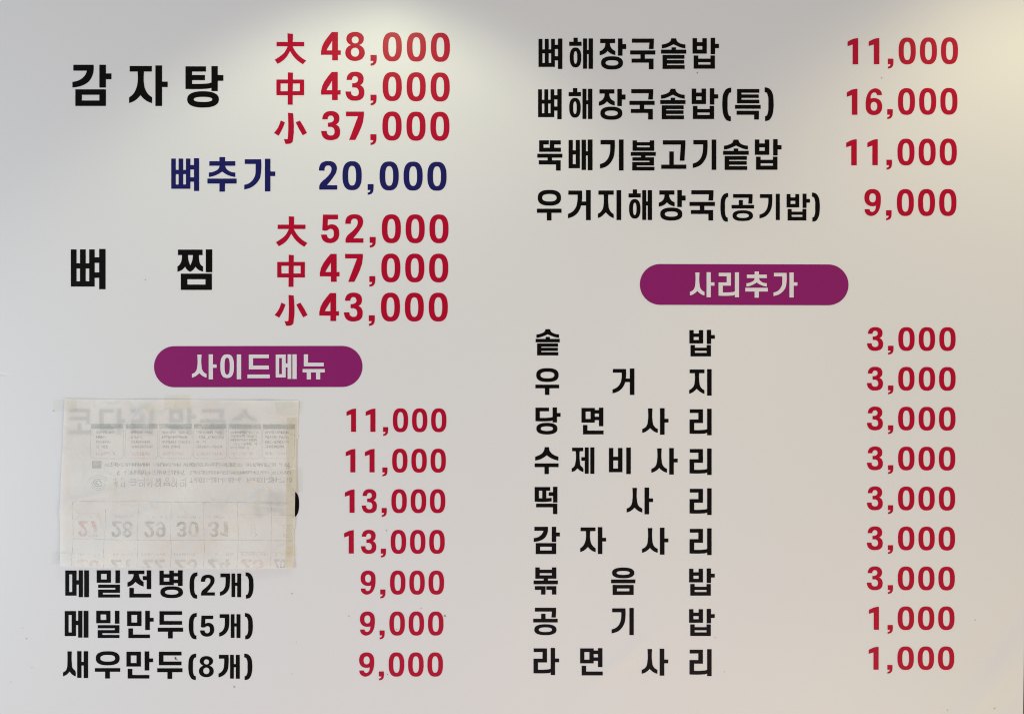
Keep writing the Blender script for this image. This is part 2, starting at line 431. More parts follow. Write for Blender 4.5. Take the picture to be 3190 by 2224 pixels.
def smooth_outline(pts):
    n = len(pts)
    v = [Vector(p) for p in pts]
    tan = []
    for i in range(n):
        a, b, c = v[i - 1], v[i], v[(i + 1) % n]
        d1, d2 = (b - a), (c - b)
        if d1.length < 1e-9 or d2.length < 1e-9 or d1.angle(d2) > math.radians(44):
            tan.append(None)
        else:
            t = d1.normalized() * d2.length + d2.normalized() * d1.length
            tan.append(t.normalized())
    out = []
    for i in range(n):
        p0, p1 = v[i], v[(i + 1) % n]
        t0, t1 = tan[i], tan[(i + 1) % n]
        seg = p1 - p0
        out.append((p0.x, p0.y))
        if t0 is None and t1 is None:
            continue
        L = seg.length
        m0 = (t0 * L) if t0 is not None else (seg * 1.5 - t1 * L * 0.5)
        m1 = (t1 * L) if t1 is not None else (seg * 1.5 - t0 * L * 0.5)
        for k in (0.25, 0.5, 0.75):
            k2, k3 = k * k, k * k * k
            q = p0 * (2 * k3 - 3 * k2 + 1) + m0 * (k3 - 2 * k2 + k) + p1 * (-2 * k3 + 3 * k2) + m1 * (k3 - k2)
            out.append((q.x, q.y))
    return out


def sup(cx, cy, rx, ry, n, t):
    c, s = math.cos(t), math.sin(t)
    return (cx + rx * math.copysign(abs(c) ** (2 / n), c), cy + ry * math.copysign(abs(s) ** (2 / n), s))


def polygons(glyph, seg=44):
    polys = []
    for s in glyph:
        if s[0] == 'r':
            _, x0, y0, x1, y1 = s
            polys.append([(x0, y0), (x1, y0), (x1, y1), (x0, y1)])
        elif s[0] == 'p':
            polys.append(smooth_outline(s[1]))
        else:
            cx, cy, rx, ry, ix, iy = s[1:7]
            n = s[7] if len(s) > 7 else 2.0
            icx, icy = (s[8], s[9]) if len(s) > 9 else (cx, cy)
            a = [sup(cx, cy, rx, ry, n, 2 * math.pi * k / seg) for k in range(seg)]
            b = [sup(icx, icy, ix, iy, n, 2 * math.pi * k / seg) for k in range(seg)]
            for k in range(seg):
                j = (k + 1) % seg
                polys.append([a[k], a[j], b[j], b[k]])
    return polys


def area2(p):
    return sum(p[i - 1][0] * p[i][1] - p[i][0] * p[i - 1][1] for i in range(len(p)))


def clip_below(poly, ymax):
    out = []
    for i in range(len(poly)):
        a, b = poly[i - 1], poly[i]
        if (a[1] <= ymax) != (b[1] <= ymax):
            t = (ymax - a[1]) / (b[1] - a[1])
            out.append((a[0] + t * (b[0] - a[0]), ymax))
        if b[1] <= ymax:
            out.append(b)
    return out


def merge_polys(polys):
    """one clean triangulated outline from overlapping shapes, no face twice in one plane"""
    verts, faces = [], []
    for p in polys:
        q = []
        for c in p:
            if not q or (abs(c[0] - q[-1][0]) + abs(c[1] - q[-1][1])) > 1e-6:
                q.append(c)
        if len(q) > 2 and abs(q[0][0] - q[-1][0]) + abs(q[0][1] - q[-1][1]) < 1e-6:
            q.pop()
        if len(q) < 3 or abs(area2(q)) < 1e-7:
            continue
        if area2(q) < 0:
            q = q[::-1]
        i0 = len(verts)
        verts += [Vector(c) for c in q]
        faces.append(list(range(i0, i0 + len(q))))
    if not faces:
        return [], []
    vo, _e, fo, _ov, _oe, of = delaunay_2d_cdt(verts, [], faces, 0, 1e-5)
    tris = [f for f, o in zip(fo, of) if o]
    used = sorted({i for f in tris for i in f})
    remap = {o: k for k, o in enumerate(used)}
    return [(vo[i].x, vo[i].y) for i in used], [[remap[i] for i in f] for f in tris]


CACHE = {}


def glyph_mesh(ch):
    if ch not in CACHE:
        v, f = merge_polys(polygons(G[ch]))
        xs, ys = [p[0] for p in v], [p[1] for p in v]
        x0, x1, y0, y1 = min(xs), max(xs), min(ys), max(ys)
        CACHE[ch] = ([((x - x0) / (x1 - x0), (y - y0) / (y1 - y0)) for x, y in v], f)
    return CACHE[ch]


def make_mesh(name, verts, faces, mat, parent=None, flip=False):
    me = bpy.data.meshes.new(name)
    me.from_pydata(verts, [], [f[::-1] for f in faces] if flip else faces)
    me.update()
    if mat:
        me.materials.append(mat)
    o = bpy.data.objects.new(name, me)
    COL.objects.link(o)
    if parent:
        o.parent = parent
    return o


def orient(verts, faces):
    """faces towards the viewer (-Y)"""
    out = []
    for f in faces:
        a, b, c = (Vector(verts[i]) for i in f[:3])
        out.append(f if (b - a).cross(c - a).y < 0 else f[::-1])
    return out


INK_Y = -0.0003


def ink_flat(px_verts, faces, name, mat, parent, y=INK_Y):
    v = [(wx(x), y, wz(yy)) for x, yy in px_verts]
    return make_mesh(name, v, orient(v, faces), mat, parent)


VIEW = {'A': (200, 80, 2.859), 'B': (800, 80, 3.573), 'C': (800, 460, 3.573), 'D': (800, 640, 3.573), 'A3': (200, 640, 2.859),
        'P1': (440, 1040, 3.189), 'P2': (1960, 800, 3.189), 'E': (160, 1740, 2.87), 'F': (1640, 80, 3.5875), 'F2': (1640, 400, 3.5875),
        'F3': (2160, 240, 3.336), 'G1': (1640, 1000, 3.5875), 'G2': (1640, 1370, 3.5875), 'G3': (1640, 1740, 3.5875),
        'I': (1000, 1220, 2.859), 'J': (1000, 1660, 2.859), 'K': (2600, 80, 2.502), 'M': (2640, 980, 2.86), 'N': (2640, 1600, 2.86), 'S': (0, 0, 1.0)}


def glyphs_px(items):
    V, F = [], []
    for view, ch, x0, y0, x1, y1 in items:
        ox, oy, sc = VIEW[view]
        gv, gf = glyph_mesh(ch)
        i0 = len(V)
        V += [(ox + (x0 + u * (x1 - x0)) / sc, oy + (y0 + w * (y1 - y0)) / sc) for u, w in gv]
        F += [[i + i0 for i in f] for f in gf]
    return V, F


def write(name, items, mat, parent, label=None, y=INK_Y):
    if name == 'dish_name':                     # widely spaced syllables: each one a piece of the name
        o = bpy.data.objects.new(name, None)
        COL.objects.link(o)
        o.parent = parent
        o.empty_display_size = 0.02
        for it in items:
            V, F = glyphs_px([it])
            ink_flat(V, F, 'bracket' if it[1] in '()' else 'numeral' if it[1].isdigit() else 'syllable', mat, o, y)
    else:
        V, F = glyphs_px(items)
        o = ink_flat(V, F, name, mat, parent, y)
    if label:
        o['label'] = label
    return o


def price(view, chars, spans, top, bot, drift, mat, parent, label):
    x_first, x_last = spans[0][0], spans[-1][0]
    h = bot - top
    items = []
    for ch, (x0, x1) in zip(chars, spans):
        d = drift * (x0 - x_first) / max(1, x_last - x_first)
        t, b = top + d, bot + d
        if ch in '03689':
            t -= 0.014 * h; b += 0.014 * h
        elif ch == '2':
            t -= 0.014 * h
        elif ch == '5':
            b += 0.014 * h
        elif ch == ',':
            t, b = top + d + 0.795 * h, top + d + 1.175 * h
        items.append((view, ch, x0, t, x1, b))
    return write('price', items, mat, parent, label)


# ------------------------------------------------------------------ the wall behind
wv = [(-3, 0.012, 0), (3, 0.012, 0), (3, 0.012, 3.0), (-3, 0.012, 3.0)]
wall = make_mesh('wall', wv, orient(wv, [[0, 1, 2, 3]]), M_WALL)
wall['kind'] = 'structure'
wall['label'] = 'dark wall behind the menu board'

# ------------------------------------------------------------------ the menu board: a thin slab whose right edge just shows
outline = [(-120, -150), (3197, -150), (3192.5, 1600), (3190.2, 1980), (3187.2, 2224), (3185.5, 2380), (-120, 2380)]
n = len(outline)
bv = [(wx(x), 0.0, wz(y)) for x, y in outline] + [(wx(x), 0.010, wz(y)) for x, y in outline]
bf = orient(bv, [list(range(n))])
for i in range(n):
    j = (i + 1) % n
    bf.append([i, i + n, j + n, j])
bf.append([i + n for i in bf[0][::-1]])
board = make_mesh('menu_board', bv, bf, M_SHEET)
board['label'] = 'large white printed Korean menu board with red prices and two purple headings'
board['category'] = 'menu board'

# ------------------------------------------------------------------ dish names
D = 'dish_name'
write(D, [('A','감',74,352,421,718), ('A','자',579,358,922,718), ('A','탕',1081,364,1418,732)], M_BLACK, board, 'large black dish name with three spaced syllables, 감자탕')
write(D, [('A3','뼈',60,389,369,747), ('A3','찜',1009,393,1319,753)], M_BLACK, board, 'large black dish name with two far apart syllables, 뼈찜')
write(D, [('A','뼈',954,1183,1202,1474), ('A','추',1276,1173,1536,1480), ('A','가',1604,1188,1880,1478)], M_BLUE, board, 'navy blue dish name, 뼈추가')
write(D, [('E','메',125,102,337,342), ('E','밀',406,102,614,345), ('E','전',681,102,893,345), ('E','병',967,102,1177,350), ('E','(',1236,120,1306,355), ('E','2',1337,142,1462,327), ('E','개',1508,131,1697,342), ('E',')',1737,120,1808,355)], M_BLACK, board, 'black dish name just under the taped paper, 메밀전병(2개)')
write(D, [('E','메',120,464,332,703), ('E','밀',402,464,609,706), ('E','만',678,464,915,707), ('E','두',952,467,1178,710), ('E','(',1229,483,1300,718), ('E','5',1330,507,1456,694), ('E','개',1501,494,1691,706), ('E',')',1731,483,1802,718)], M_BLACK, board, 'black dish name, 메밀만두(5개)')
write(D, [('E','새',105,824,329,1064), ('E','우',390,825,616,1068), ('E','만',672,826,910,1068), ('E','두',947,829,1173,1071), ('E','(',1225,846,1295,1081), ('E','8',1320,868,1452,1056), ('E','개',1495,857,1685,1070), ('E',')',1725,846,1797,1081)], M_BLACK, board, 'black dish name with a brown spot, 새우만두(8개)')
write(D, [('F','뼈',135,149,401,488), ('F','해',478,140,743,487), ('F','장',818,148,1114,494), ('F','국',1159,150,1440,491), ('F','솥',1504,147,1785,488), ('F','밥',1856,141,2151,485)], M_BLACK, board, 'black dish name, 뼈해장국솥밥')
write(D, [('F','뼈',130,712,393,1048), ('F','해',472,702,736,1047), ('F','장',810,712,1107,1055), ('F','국',1151,714,1432,1052), ('F','솥',1495,710,1777,1049), ('F','밥',1847,704,2142,1047), ('F3','(',300,114,393,462), ('F3','특',433,129,699,445), ('F3',')',741,111,834,460)], M_BLACK, board, 'black dish name ending in brackets, 뼈해장국솥밥(특)')
write(D, [('F2','뚝',121,137,401,474), ('F2','배',471,128,738,470), ('F2','기',822,128,1085,473), ('F2','불',1166,138,1445,473), ('F2','고',1506,137,1786,455), ('F2','기',1859,129,2121,466), ('F3','솥',309,654,575,968), ('F3','밥',639,649,916,966)], M_BLACK, board, 'black dish name, 뚝배기불고기솥밥')
write(D, [('F2','우',117,690,392,1030), ('F2','거',464,692,718,1027), ('F2','지',799,693,1058,1026), ('F2','해',1141,685,1403,1026), ('F2','장',1479,692,1778,1032), ('F2','국',1822,694,2106,1031), ('F3','(',281,1207,361,1506), ('F3','공',397,1219,630,1498), ('F3','기',687,1216,898,1488), ('F3','밥',969,1215,1211,1492), ('F3',')',1233,1203,1314,1504)], M_BLACK, board, 'black dish name with smaller bracketed syllables, 우거지해장국(공기밥)')
for view, its in (('G1', [('솥',103,92,372,384), ('밥',1821,99,2105,395)]),
                  ('G1', [('우',100,527,365,825), ('거',962,531,1206,825), ('지',1819,538,2069,832)]),
                  ('G1', [('당',101,965,381,1266), ('면',615,968,862,1265), ('사',1294,973,1587,1269), ('리',1823,980,2069,1275)]),
                  ('G2', [('수',92,81,359,381), ('제',506,83,759,378), ('비',922,86,1166,381), ('사',1396,91,1690,386), ('리',1823,96,2069,391)]),
                  ('G2', [('떡',92,523,346,828), ('사',1120,532,1414,830), ('리',1823,540,2069,838)]),
                  ('G2', [('감',82,970,373,1274), ('자',601,973,890,1273), ('사',1292,980,1586,1280), ('리',1823,987,2069,1285)]),
                  ('G3', [('볶',80,95,351,398), ('음',946,97,1217,402), ('밥',1818,107,2104,410)]),
                  ('G3', [('공',76,546,349,851), ('기',952,548,1199,850), ('밥',1818,558,2104,860)]),
                  ('G3', [('라',79,994,365,1296), ('면',600,996,852,1300), ('사',1288,1003,1584,1303), ('리',1822,1008,2069,1308)])):
    write(D, [(view,) + t for t in its], M_BLACK, board, 'black widely spaced side order name, ' + ''.join(t[0] for t in its))
# print that lies under the taped paper and shows faintly through it
write(D, [('S','코',213,1273,284,1352), ('S','다',310,1273,392,1354), ('S','리',409,1273,480,1354), ('S','막',528,1274,611,1355), ('S','국',624,1274,704,1356), ('S','수',722,1274,802,1356)], M_BLACK, board, 'black dish name faint under the taped paper, 코다리막국수')
write(D, [('S','(',796,1530,818,1611), ('S','특',828,1533,892,1604), ('S',')',908,1529,932,1611)], M_BLACK, board, 'black bracketed word mostly hidden by the paper, its closing bracket showing')

# ------------------------------------------------------------------ size marks
for view, ch, *bb in (('B','大',200,91,549,434), ('B','中',219,524,527,883), ('B','小',192,973,558,1319),
                      ('C','大',213,766,563,1104), ('C','中',228,1194,536,1550), ('D','小',199,998,564,1340)):
    write('size_mark', [(view, ch, *bb)], M_RED, board, 'red Chinese size character ' + ch)

# ------------------------------------------------------------------ prices
Q = [
    ('B', '48,000', [(715,935),(985,1202),(1266,1335),(1402,1614),(1670,1883),(1938,2149)], 76, 390, 12),
    ('B', '43,000', [(715,933),(987,1197),(1266,1333),(1401,1614),(1668,1880),(1935,2147)], 519, 832, 11),
    ('B', '37,000', [(717,928),(993,1193),(1265,1332),(1398,1612),(1666,1878),(1932,2144)], 959, 1273, 8),
    ('C', '20,000', [(692,895),(954,1168),(1234,1300),(1367,1580),(1634,1846),(1899,2112)], 157, 469, 8),
    ('C', '52,000', [(717,918),(985,1187),(1257,1324),(1392,1604),(1657,1869),(1922,2134)], 748, 1059, 2),
    ('D', '47,000', [(702,921),(983,1181),(1253,1319),(1386,1598),(1652,1865),(1918,2131)], 541, 851, 2),
    ('D', '43,000', [(696,915),(970,1179),(1247,1314),(1382,1594),(1648,1859),(1914,2126)], 976, 1287, 1),
    ('I', '11,000', [(227,312),(398,485),(553,598),(640,776),(811,947),(981,1117)], 151, 357, 0),
    ('I', '11,000', [(220,306),(391,477),(547,592),(634,770),(805,942),(976,1112)], 510, 717, 0),
    ('I', '13,000', [(213,299),(363,498),(541,586),(627,764),(799,937),(970,1107)], 870, 1077, 0),
    ('I', '13,000', [(206,292),(356,492),(533,579),(621,758),(793,930),(964,1102)], 1232, 1439, 0),
    ('J', '9,000', [(353,486),(528,574),(615,752),(787,924),(958,1096)], 336, 544, 0),
    ('J', '9,000', [(347,480),(522,567),(609,747),(781,918),(953,1091)], 700, 908, 0),
    ('J', '9,000', [(340,474),(516,561),(603,742),(776,914),(948,1086)], 1064, 1273, 0),
    ('K', '11,000', [(101,183),(266,348),(415,458),(499,632),(665,797),(829,961)], 101, 304, -4),
    ('K', '16,000', [(95,177),(242,370),(410,453),(494,626),(659,791),(824,957)], 495, 697, -4),
    ('K', '11,000', [(90,172),(255,336),(404,447),(490,622),(655,787),(819,952)], 888, 1090, -3),
    ('K', '9,000', [(232,360),(401,444),(485,617),(650,782),(815,949)], 1278, 1482, 0),
    ('M', '3,000', [(174,317),(361,410),(453,598),(635,780),(818,963)], 115, 320, 1),
    ('M', '3,000', [(173,316),(361,409),(452,597),(635,780),(816,963)], 468, 673, 2),
    ('M', '3,000', [(173,315),(361,408),(451,597),(634,780),(815,962)], 822, 1027, 3),
    ('M', '3,000', [(173,315),(361,408),(451,597),(633,778),(814,960)], 1177, 1382, 3),
    ('M', '3,000', [(173,314),(360,407),(450,596),(632,777),(814,959)], 1532, 1738, 3),
    ('N', '3,000', [(172,314),(360,406),(450,596),(632,777),(812,958)], 115, 320, 3),
    ('N', '3,000', [(172,313),(359,405),(448,594),(630,775),(810,956)], 471, 676, 2),
    ('N', '1,000', [(191,280),(357,404),(447,593),(628,773),(808,953)], 827, 1031, 0),
    ('N', '1,000', [(189,277),(355,401),(445,591),(626,771),(806,951)], 1183, 1386, 0),
]
for view, chars, spans, top, bot, drift in Q:
    blue = chars == '20,000'
    price(view, chars, spans, top, bot, drift, M_BLUE if blue else M_RED, board, ('navy blue' if blue else 'red') + ' price reading ' + chars)


# ------------------------------------------------------------------ the two purple pills
def pill(view, x0, y0, x1, y1, slope, items, label):
    ox, oy, sc = VIEW[view]
    X0, Y0, X1, Y1 = ox + x0 / sc, oy + y0 / sc, ox + x1 / sc, oy + y1 / sc
    r = (Y1 - Y0) / 2
    cy = (Y0 + Y1) / 2
    pts = []
    for k in range(49):
        t = math.pi / 2 + math.pi * k / 48
        pts.append((X0 + r + r * math.cos(t), cy + r * math.sin(t)))
    for k in range(49):
        t = -math.pi / 2 + math.pi * k / 48
        pts.append((X1 - r + r * math.cos(t), cy + r * math.sin(t)))
    sl = slope / sc / (X1 - X0)
    pts = [(x, y + (x - X0) * sl) for x, y in pts]
    V, F = merge_polys([pts])
    p = ink_flat(V, F, 'section_heading', M_PURPLE, board)
    p['label'] = label
    write('heading_text', [(view,) + t for t in items], M_WHITE, p, y=INK_Y * 2)
    return p


pill('P1', 128, 123, 2198, 530, -3, [('사',505,203,750,451), ('이',787,203,994,450), ('드',1056,205,1278,440), ('메',1337,203,1545,447), ('뉴',1604,203,1824,452)], 'purple rounded heading reading 사이드메뉴')
pill('P2', 106, 73, 2178, 477, 5, [('사',603,154,846,402), ('리',887,155,1090,402), ('추',1153,147,1376,407), ('가',1433,157,1670,405)], 'purple rounded heading reading 사리추가')

# ------------------------------------------------------------------ dirt on the board
rng = random.Random(4)


def blob(cx, cy, rx, ry, ang, k=14, rough=0.25):
    ca, sa = math.cos(ang), math.sin(ang)
    pts = []
    for i in range(k):
        t = 2 * math.pi * i / k
        q = 1 + rng.uniform(-rough, rough)
        x, y = rx * q * math.cos(t), ry * q * math.sin(t)
        pts.append((cx + x * ca - y * sa, cy + x * sa + y * ca))
    return pts


V, F = merge_polys([blob(547.5, 2049, 2.4, 5.0, -0.3), blob(552, 2054, 1.6, 1.3, 0)])
ink_flat(V, F, 'sauce_stain', M_STAIN, board, -0.0006)['label'] = 'small brown sauce stain on the board'
specks = [(910,1848,1.6), (923,1998,1.3), (910,2096,1.1), (730,2138,1.8), (1087,1918,1.7), (1236,1959,1.3), (1207,2099,1.6), (1386,1917,2.2),
          (1204,1652,1.6), (1312,1894,1.2), (3038,1930,1.2), (2746,244,1.9), (2172,228,2.0), (2951,2210,1.3), (3098,2205,1.5), (2228,1985,1.6),
          (2257,2091,1.3), (167,1279,1.4), (100,2078,1.2), (83,1988,1.3), (34,2123,1.0), (70,1955,1.0), (453,872,1.4)]
for x, y, r in specks:
    V, F = merge_polys([blob(x, y, r, r * rng.uniform(0.7, 1.4), rng.uniform(0, 3))])
    ink_flat(V, F, 'dirt_speck', M_SPECK, board, -0.0006)

# ------------------------------------------------------------------ the sheet of calendar paper taped over part of the menu
def edge(pts, t):
    """polyline point by its driving coordinate"""
    for (a0, b0), (a1, b1) in zip(pts, pts[1:]):
        if t <= a1:
            k = (t - a0) / (a1 - a0)
            return b0 + (b1 - b0) * k
    return pts[-1][1]


LEFT = [(1242,203),(1300,201),(1400,196),(1500,191.5),(1600,189),(1700,190.5),(1759,193)]
RIGHT = [(1242,931.5),(1300,929),(1352,927),(1364,929.5),(1368,924),(1440,922.5),(1530,921),(1560,920.5),(1640,918.5),(1648,916),(1700,916.5),(1740,915),(1768,913)]
TOP = [(0,1242),(0.25,1244),(0.6,1245),(1,1248)]
BOT = [(0,1759),(0.08,1760.5),(0.14,1763),(0.25,1763.5),(0.3,1765),(0.6,1766.5),(0.93,1767.5),(0.97,1768.5),(1,1767)]


def bump2(x, y, cx, cy, rx, ry, ang=0.0):
    ca, sa = math.cos(ang), math.sin(ang)
    u = ((x - cx) * ca + (y - cy) * sa) / rx
    v = (-(x - cx) * sa + (y - cy) * ca) / ry
    return math.exp(-(u * u + v * v))


def paper_lift(x, y):
    """distance of the paper from the board, in metres"""
    u = (x - 190) / 735.0
    v = (y - 1243) / 522.0
    z = 0.0011
    z += 0.0058 * max(0.0, min(1.0, (v - 0.86) / 0.14)) ** 2 * (0.35 + 0.65 * math.sin(math.pi * min(1, max(0, u))) ** 0.7)
    z += 0.0016 * max(0.0, min(1.0, (0.07 - u) / 0.07)) ** 2 * (0.3 + 0.7 * math.sin(math.pi * min(1, max(0, v))))
    w = 0.0
    w += 0.0016 * bump2(x, y, 560, 1640, 330, 60, -0.32)
    w += 0.0012 * bump2(x, y, 330, 1700, 160, 30, -0.5)
    w -= 0.0004 * bump2(x, y, 700, 1690, 210, 26, -0.42)
    w += 0.0009 * bump2(x, y, 330, 1560, 260, 26, -0.22) + 0.0008 * bump2(x, y, 620, 1700, 120, 16, -0.6)
    w += 0.0007 * bump2(x, y, 420, 1610, 140, 14, -0.4) + 0.0006 * bump2(x, y, 760, 1500, 150, 20, 0.5)
    w += 0.0012 * bump2(x, y, 450, 1275, 34, 12, -0.5)
    w += 0.0010 * bump2(x, y, 860, 1290, 70, 18, -0.4)
    w += 0.0009 * bump2(x, y, 890, 1354, 26, 3.6, 0.12)
    w += 0.0009 * bump2(x, y, 902, 1462, 18, 3.0, -0.3)
    w += 0.0007 * bump2(x, y, 640, 1651, 16, 3.0, -0.5)
    w += 0.0008 * bump2(x, y, 215, 1722, 28, 3.0, 0.1)
    w += 0.0009 * bump2(x, y, 300, 1540, 90, 9, -0.25)
    w += 0.0008 * bump2(x, y, 800, 1545, 60, 9, -0.7)
    w += 0.0007 * bump2(x, y, 852, 1572, 40, 4, 0.05)
    z += 3.0 * w
    z += 0.00055 * (math.sin(x * 0.021 + y * 0.013) + math.sin(x * 0.047 - y * 0.031 + 1.3) * 0.6)
    return max(0.0008, z)


NU, NV = 270, 200
pv, pf = [], []
for j in range(NV + 1):
    v = j / NV
    for i in range(NU + 1):
        u = i / NU
        yt, yb = edge(TOP, u), edge(BOT, u)
        y = yt + (yb - yt) * v
        x0, x1 = edge(LEFT, y), edge(RIGHT, y)
        x = x0 + (x1 - x0) * u
        pv.append((wx(x), -paper_lift(x, y), wz(y)))
for j in range(NV):
    for i in range(NU):
        a = j * (NU + 1) + i
        pf.append([a, a + 1, a + NU + 2, a + NU + 1])
paper = make_mesh('calendar_sheet', pv, orient(pv, pf), M_PAPER)
for p in paper.data.polygons:
    p.use_smooth = True
paper['label'] = 'yellowed thin calendar page, turned over and taped across the side menu names'
paper['category'] = 'paper sheet'

# --- what is printed on its back and shows through: mirrored top to bottom
PV = (160, 1200, 2.859)          # the enlarged view these were read from


def pp(x, y):
    return (PV[0] + x / PV[2], PV[1] + y / PV[2])


def split_long(polys, step=9.0):
    out = []
    for p in polys:
        if len(p) == 4:
            xs, ys = [q[0] for q in p], [q[1] for q in p]
            w, h = max(xs) - min(xs), max(ys) - min(ys)
            if max(w, h) > step * 1.5:
                k = int(math.ceil(max(w, h) / step))
                a, b, c, d = p
                lerp = lambda m, n_, t: (m[0] + (n_[0] - m[0]) * t, m[1] + (n_[1] - m[1]) * t)
                horiz = abs(a[0] - b[0]) + 1e-9 > abs(a[1] - b[1])
                long_ab = math.dist(a, b) >= math.dist(b, c)
                for i in range(k):
                    t0, t1 = i / k, (i + 1) / k
                    if long_ab:
                        out.append([lerp(a, b, t0), lerp(a, b, t1), lerp(d, c, t1), lerp(d, c, t0)])
                    else:
                        out.append([lerp(a, d, t0), lerp(b, c, t0), lerp(b, c, t1), lerp(a, d, t1)])
                continue
        out.append(p)
    return out


def lay_on_paper(V, F, gap):
    """cut the flat shapes finely enough to follow the paper's creases, then lift them onto it"""
    bm = bmesh.new()
    vs = [bm.verts.new((x, y, 0)) for x, y in V]
    for f in F:
        try:
            bm.faces.new([vs[i] for i in f])
        except ValueError:
            pass
    for _ in range(5):
        long_edges = [e for e in bm.edges if e.calc_length() > 5.0]
        if not long_edges:
            break
        bmesh.ops.subdivide_edges(bm, edges=long_edges, cuts=1)
        bmesh.ops.triangulate(bm, faces=bm.faces[:])
    bm.verts.index_update()
    v = [(wx(p.co.x), -paper_lift(p.co.x, p.co.y) - gap, wz(p.co.y)) for p in bm.verts]
    f = [[p.index for p in fc.verts] for fc in bm.faces]
    bm.free()
    return v, orient(v, f)


def on_paper(name, polys, mat, label=None, gap=0.00025, parent=None):
    V, F = merge_polys(split_long(polys))
    v, f = lay_on_paper(V, F, gap)
    o = make_mesh(name, v, f, mat, parent or paper)
    if label:
        o['label'] = label
    return o


def rect_px(x0, y0, x1, y1):
    a, b = pp(x0, y0), pp(x1, y1)
    return [(a[0], a[1]), (b[0], a[1]), (b[0], b[1]), (a[0], b[1])]


def line_px(x0, y0, x1, y1, w=0.9):
    a, b = Vector(pp(x0, y0)), Vector(pp(x1, y1))
    d = (b - a).normalized()
    nn = Vector((-d.y, d.x)) * w / 2
    return [tuple(a + nn), tuple(b + nn), tuple(b - nn), tuple(a - nn)]


def flipped_digits(text, x0, x1, y0, y1, gapf=0.06, ymax=None):
    """the bold numerals upside down"""
    nn = len(text)
    w = (x1 - x0) * (1 - gapf * (nn - 1)) / nn
    polys = []
    for k, ch in enumerate(text):
        a = x0 + k * (w + (x1 - x0) * gapf)
        ww = w * (0.72 if ch == '1' else 1.0)
        gp = polygons(G[ch], 28)
        xs = [q[0] for p in gp for q in p]
        ys = [q[1] for p in gp for q in p]
        mx, Mx, my, My = min(xs), max(xs), min(ys), max(ys)
        for p in gp:
            q = [pp(a + (x - mx) / (Mx - mx) * ww, y1 - (y - my) / (My - my) * (y1 - y0)) for x, y in p]
            if ymax:
                q = clip_below(q, ymax)
            if len(q) > 2:
                polys.append(q)
    return polys


def scribble(x0, x1, yc, h, pitch, seed, skip=0.06, w=1.5):
    """tiny syllable blocks too small and faint to read"""
    r = random.Random(seed)
    polys = []
    x = x0
    while x + pitch * 0.7 < x1:
        if r.random() > skip:
            c, t, b = x, yc - h / 2, yc + h / 2
            e = x + pitch * 0.8
            m = x + pitch * 0.45
            kind = r.randrange(4)
            if kind != 3:
                polys.append(line_px(e, t, e, b, w))
            polys.append(line_px(c, r.choice((t + h * 0.1, b - h * 0.1)), m, r.choice((t + h * 0.15, b - h * 0.15)), w))
            polys.append(line_px(c, yc + r.uniform(-2, 2), m + 3, yc + r.uniform(-3, 3), w))
            if kind == 0:
                polys.append(line_px(c, t, c, b, w))
            elif kind == 1:
                polys.append(line_px(c, t + 1, m, t + 1, w))
            elif kind == 3:
                polys.append(line_px(c, b - 2, e, b - 2, w))
                polys.append(line_px(m, t, m, yc, w))
        x += pitch
    return polys


# season table along the top
cols = [(355, 645), (665, 950), (965, 1255), (1272, 1562), (1580, 1870), (1885, 2170)]
lens = [[170, 95, 135, 135], [200, 105, 175, 200], [225, 245, 255, 165], [225, 250, 95, 245], [250, 225, 225, 235, 165], [205, 215, 205, 170]]
for ci, (a, b) in enumerate(cols):
    on_paper('table_header', [rect_px(a, 342 + ci * 0.8, b, 385 + ci * 0.8)], M_SHOW_BAR)
    on_paper('table_box', [line_px(a, 392, a - 4, 625), line_px(a - 4, 625, a + 16, 650), line_px(a + 16, 650, b - 16, 652), line_px(b - 16, 652, b, 625), line_px(b, 625, b, 392)], M_SHOW_LINE)
    tp = []
    for li, ln in enumerate(lens[ci]):
        yy = 418 + li * (170 / max(4, len(lens[ci])))
        st = a + (50 if ci < 2 else 22)
        tp += scribble(st, min(b - 8, st + ln), yy, 24, 21, ci * 10 + li)
    on_paper('table_text', tp, M_SHOW_GREY)
    on_paper('table_text', scribble(a + (50 if ci < 2 else 24), b - (60 if ci != 3 else 14), 608, 28, 24, ci + 90, w=1.8), M_SHOW_RED, 'faint red line at the foot of the table box')
# lines of small print, the square mark, the swirl and the firm's line
on_paper('square_mark', [rect_px(366, 672, 450, 738)], M_SHOW_BAR)
on_paper('small_print', scribble(480, 2130, 705, 32, 25, 201, w=1.9), M_SHOW_GREY)
on_paper('small_print', scribble(590, 1210, 776, 40, 32, 202, w=1.9), M_SHOW_GREY)
on_paper('small_print', scribble(1238, 2150, 775, 30, 25, 203), M_SHOW_GREY)
firm = []


def firm_ring(cx, cy, r, w=4.5, k=20):
    for i in range(k):
        t0, t1 = 2 * math.pi * i / k, 2 * math.pi * (i + 1) / k
        firm.append([pp(cx + (r + d) * math.cos(t), cy + (r + d) * math.sin(t)) for t, d in ((t0, -w / 2), (t1, -w / 2), (t1, w / 2), (t0, w / 2))])


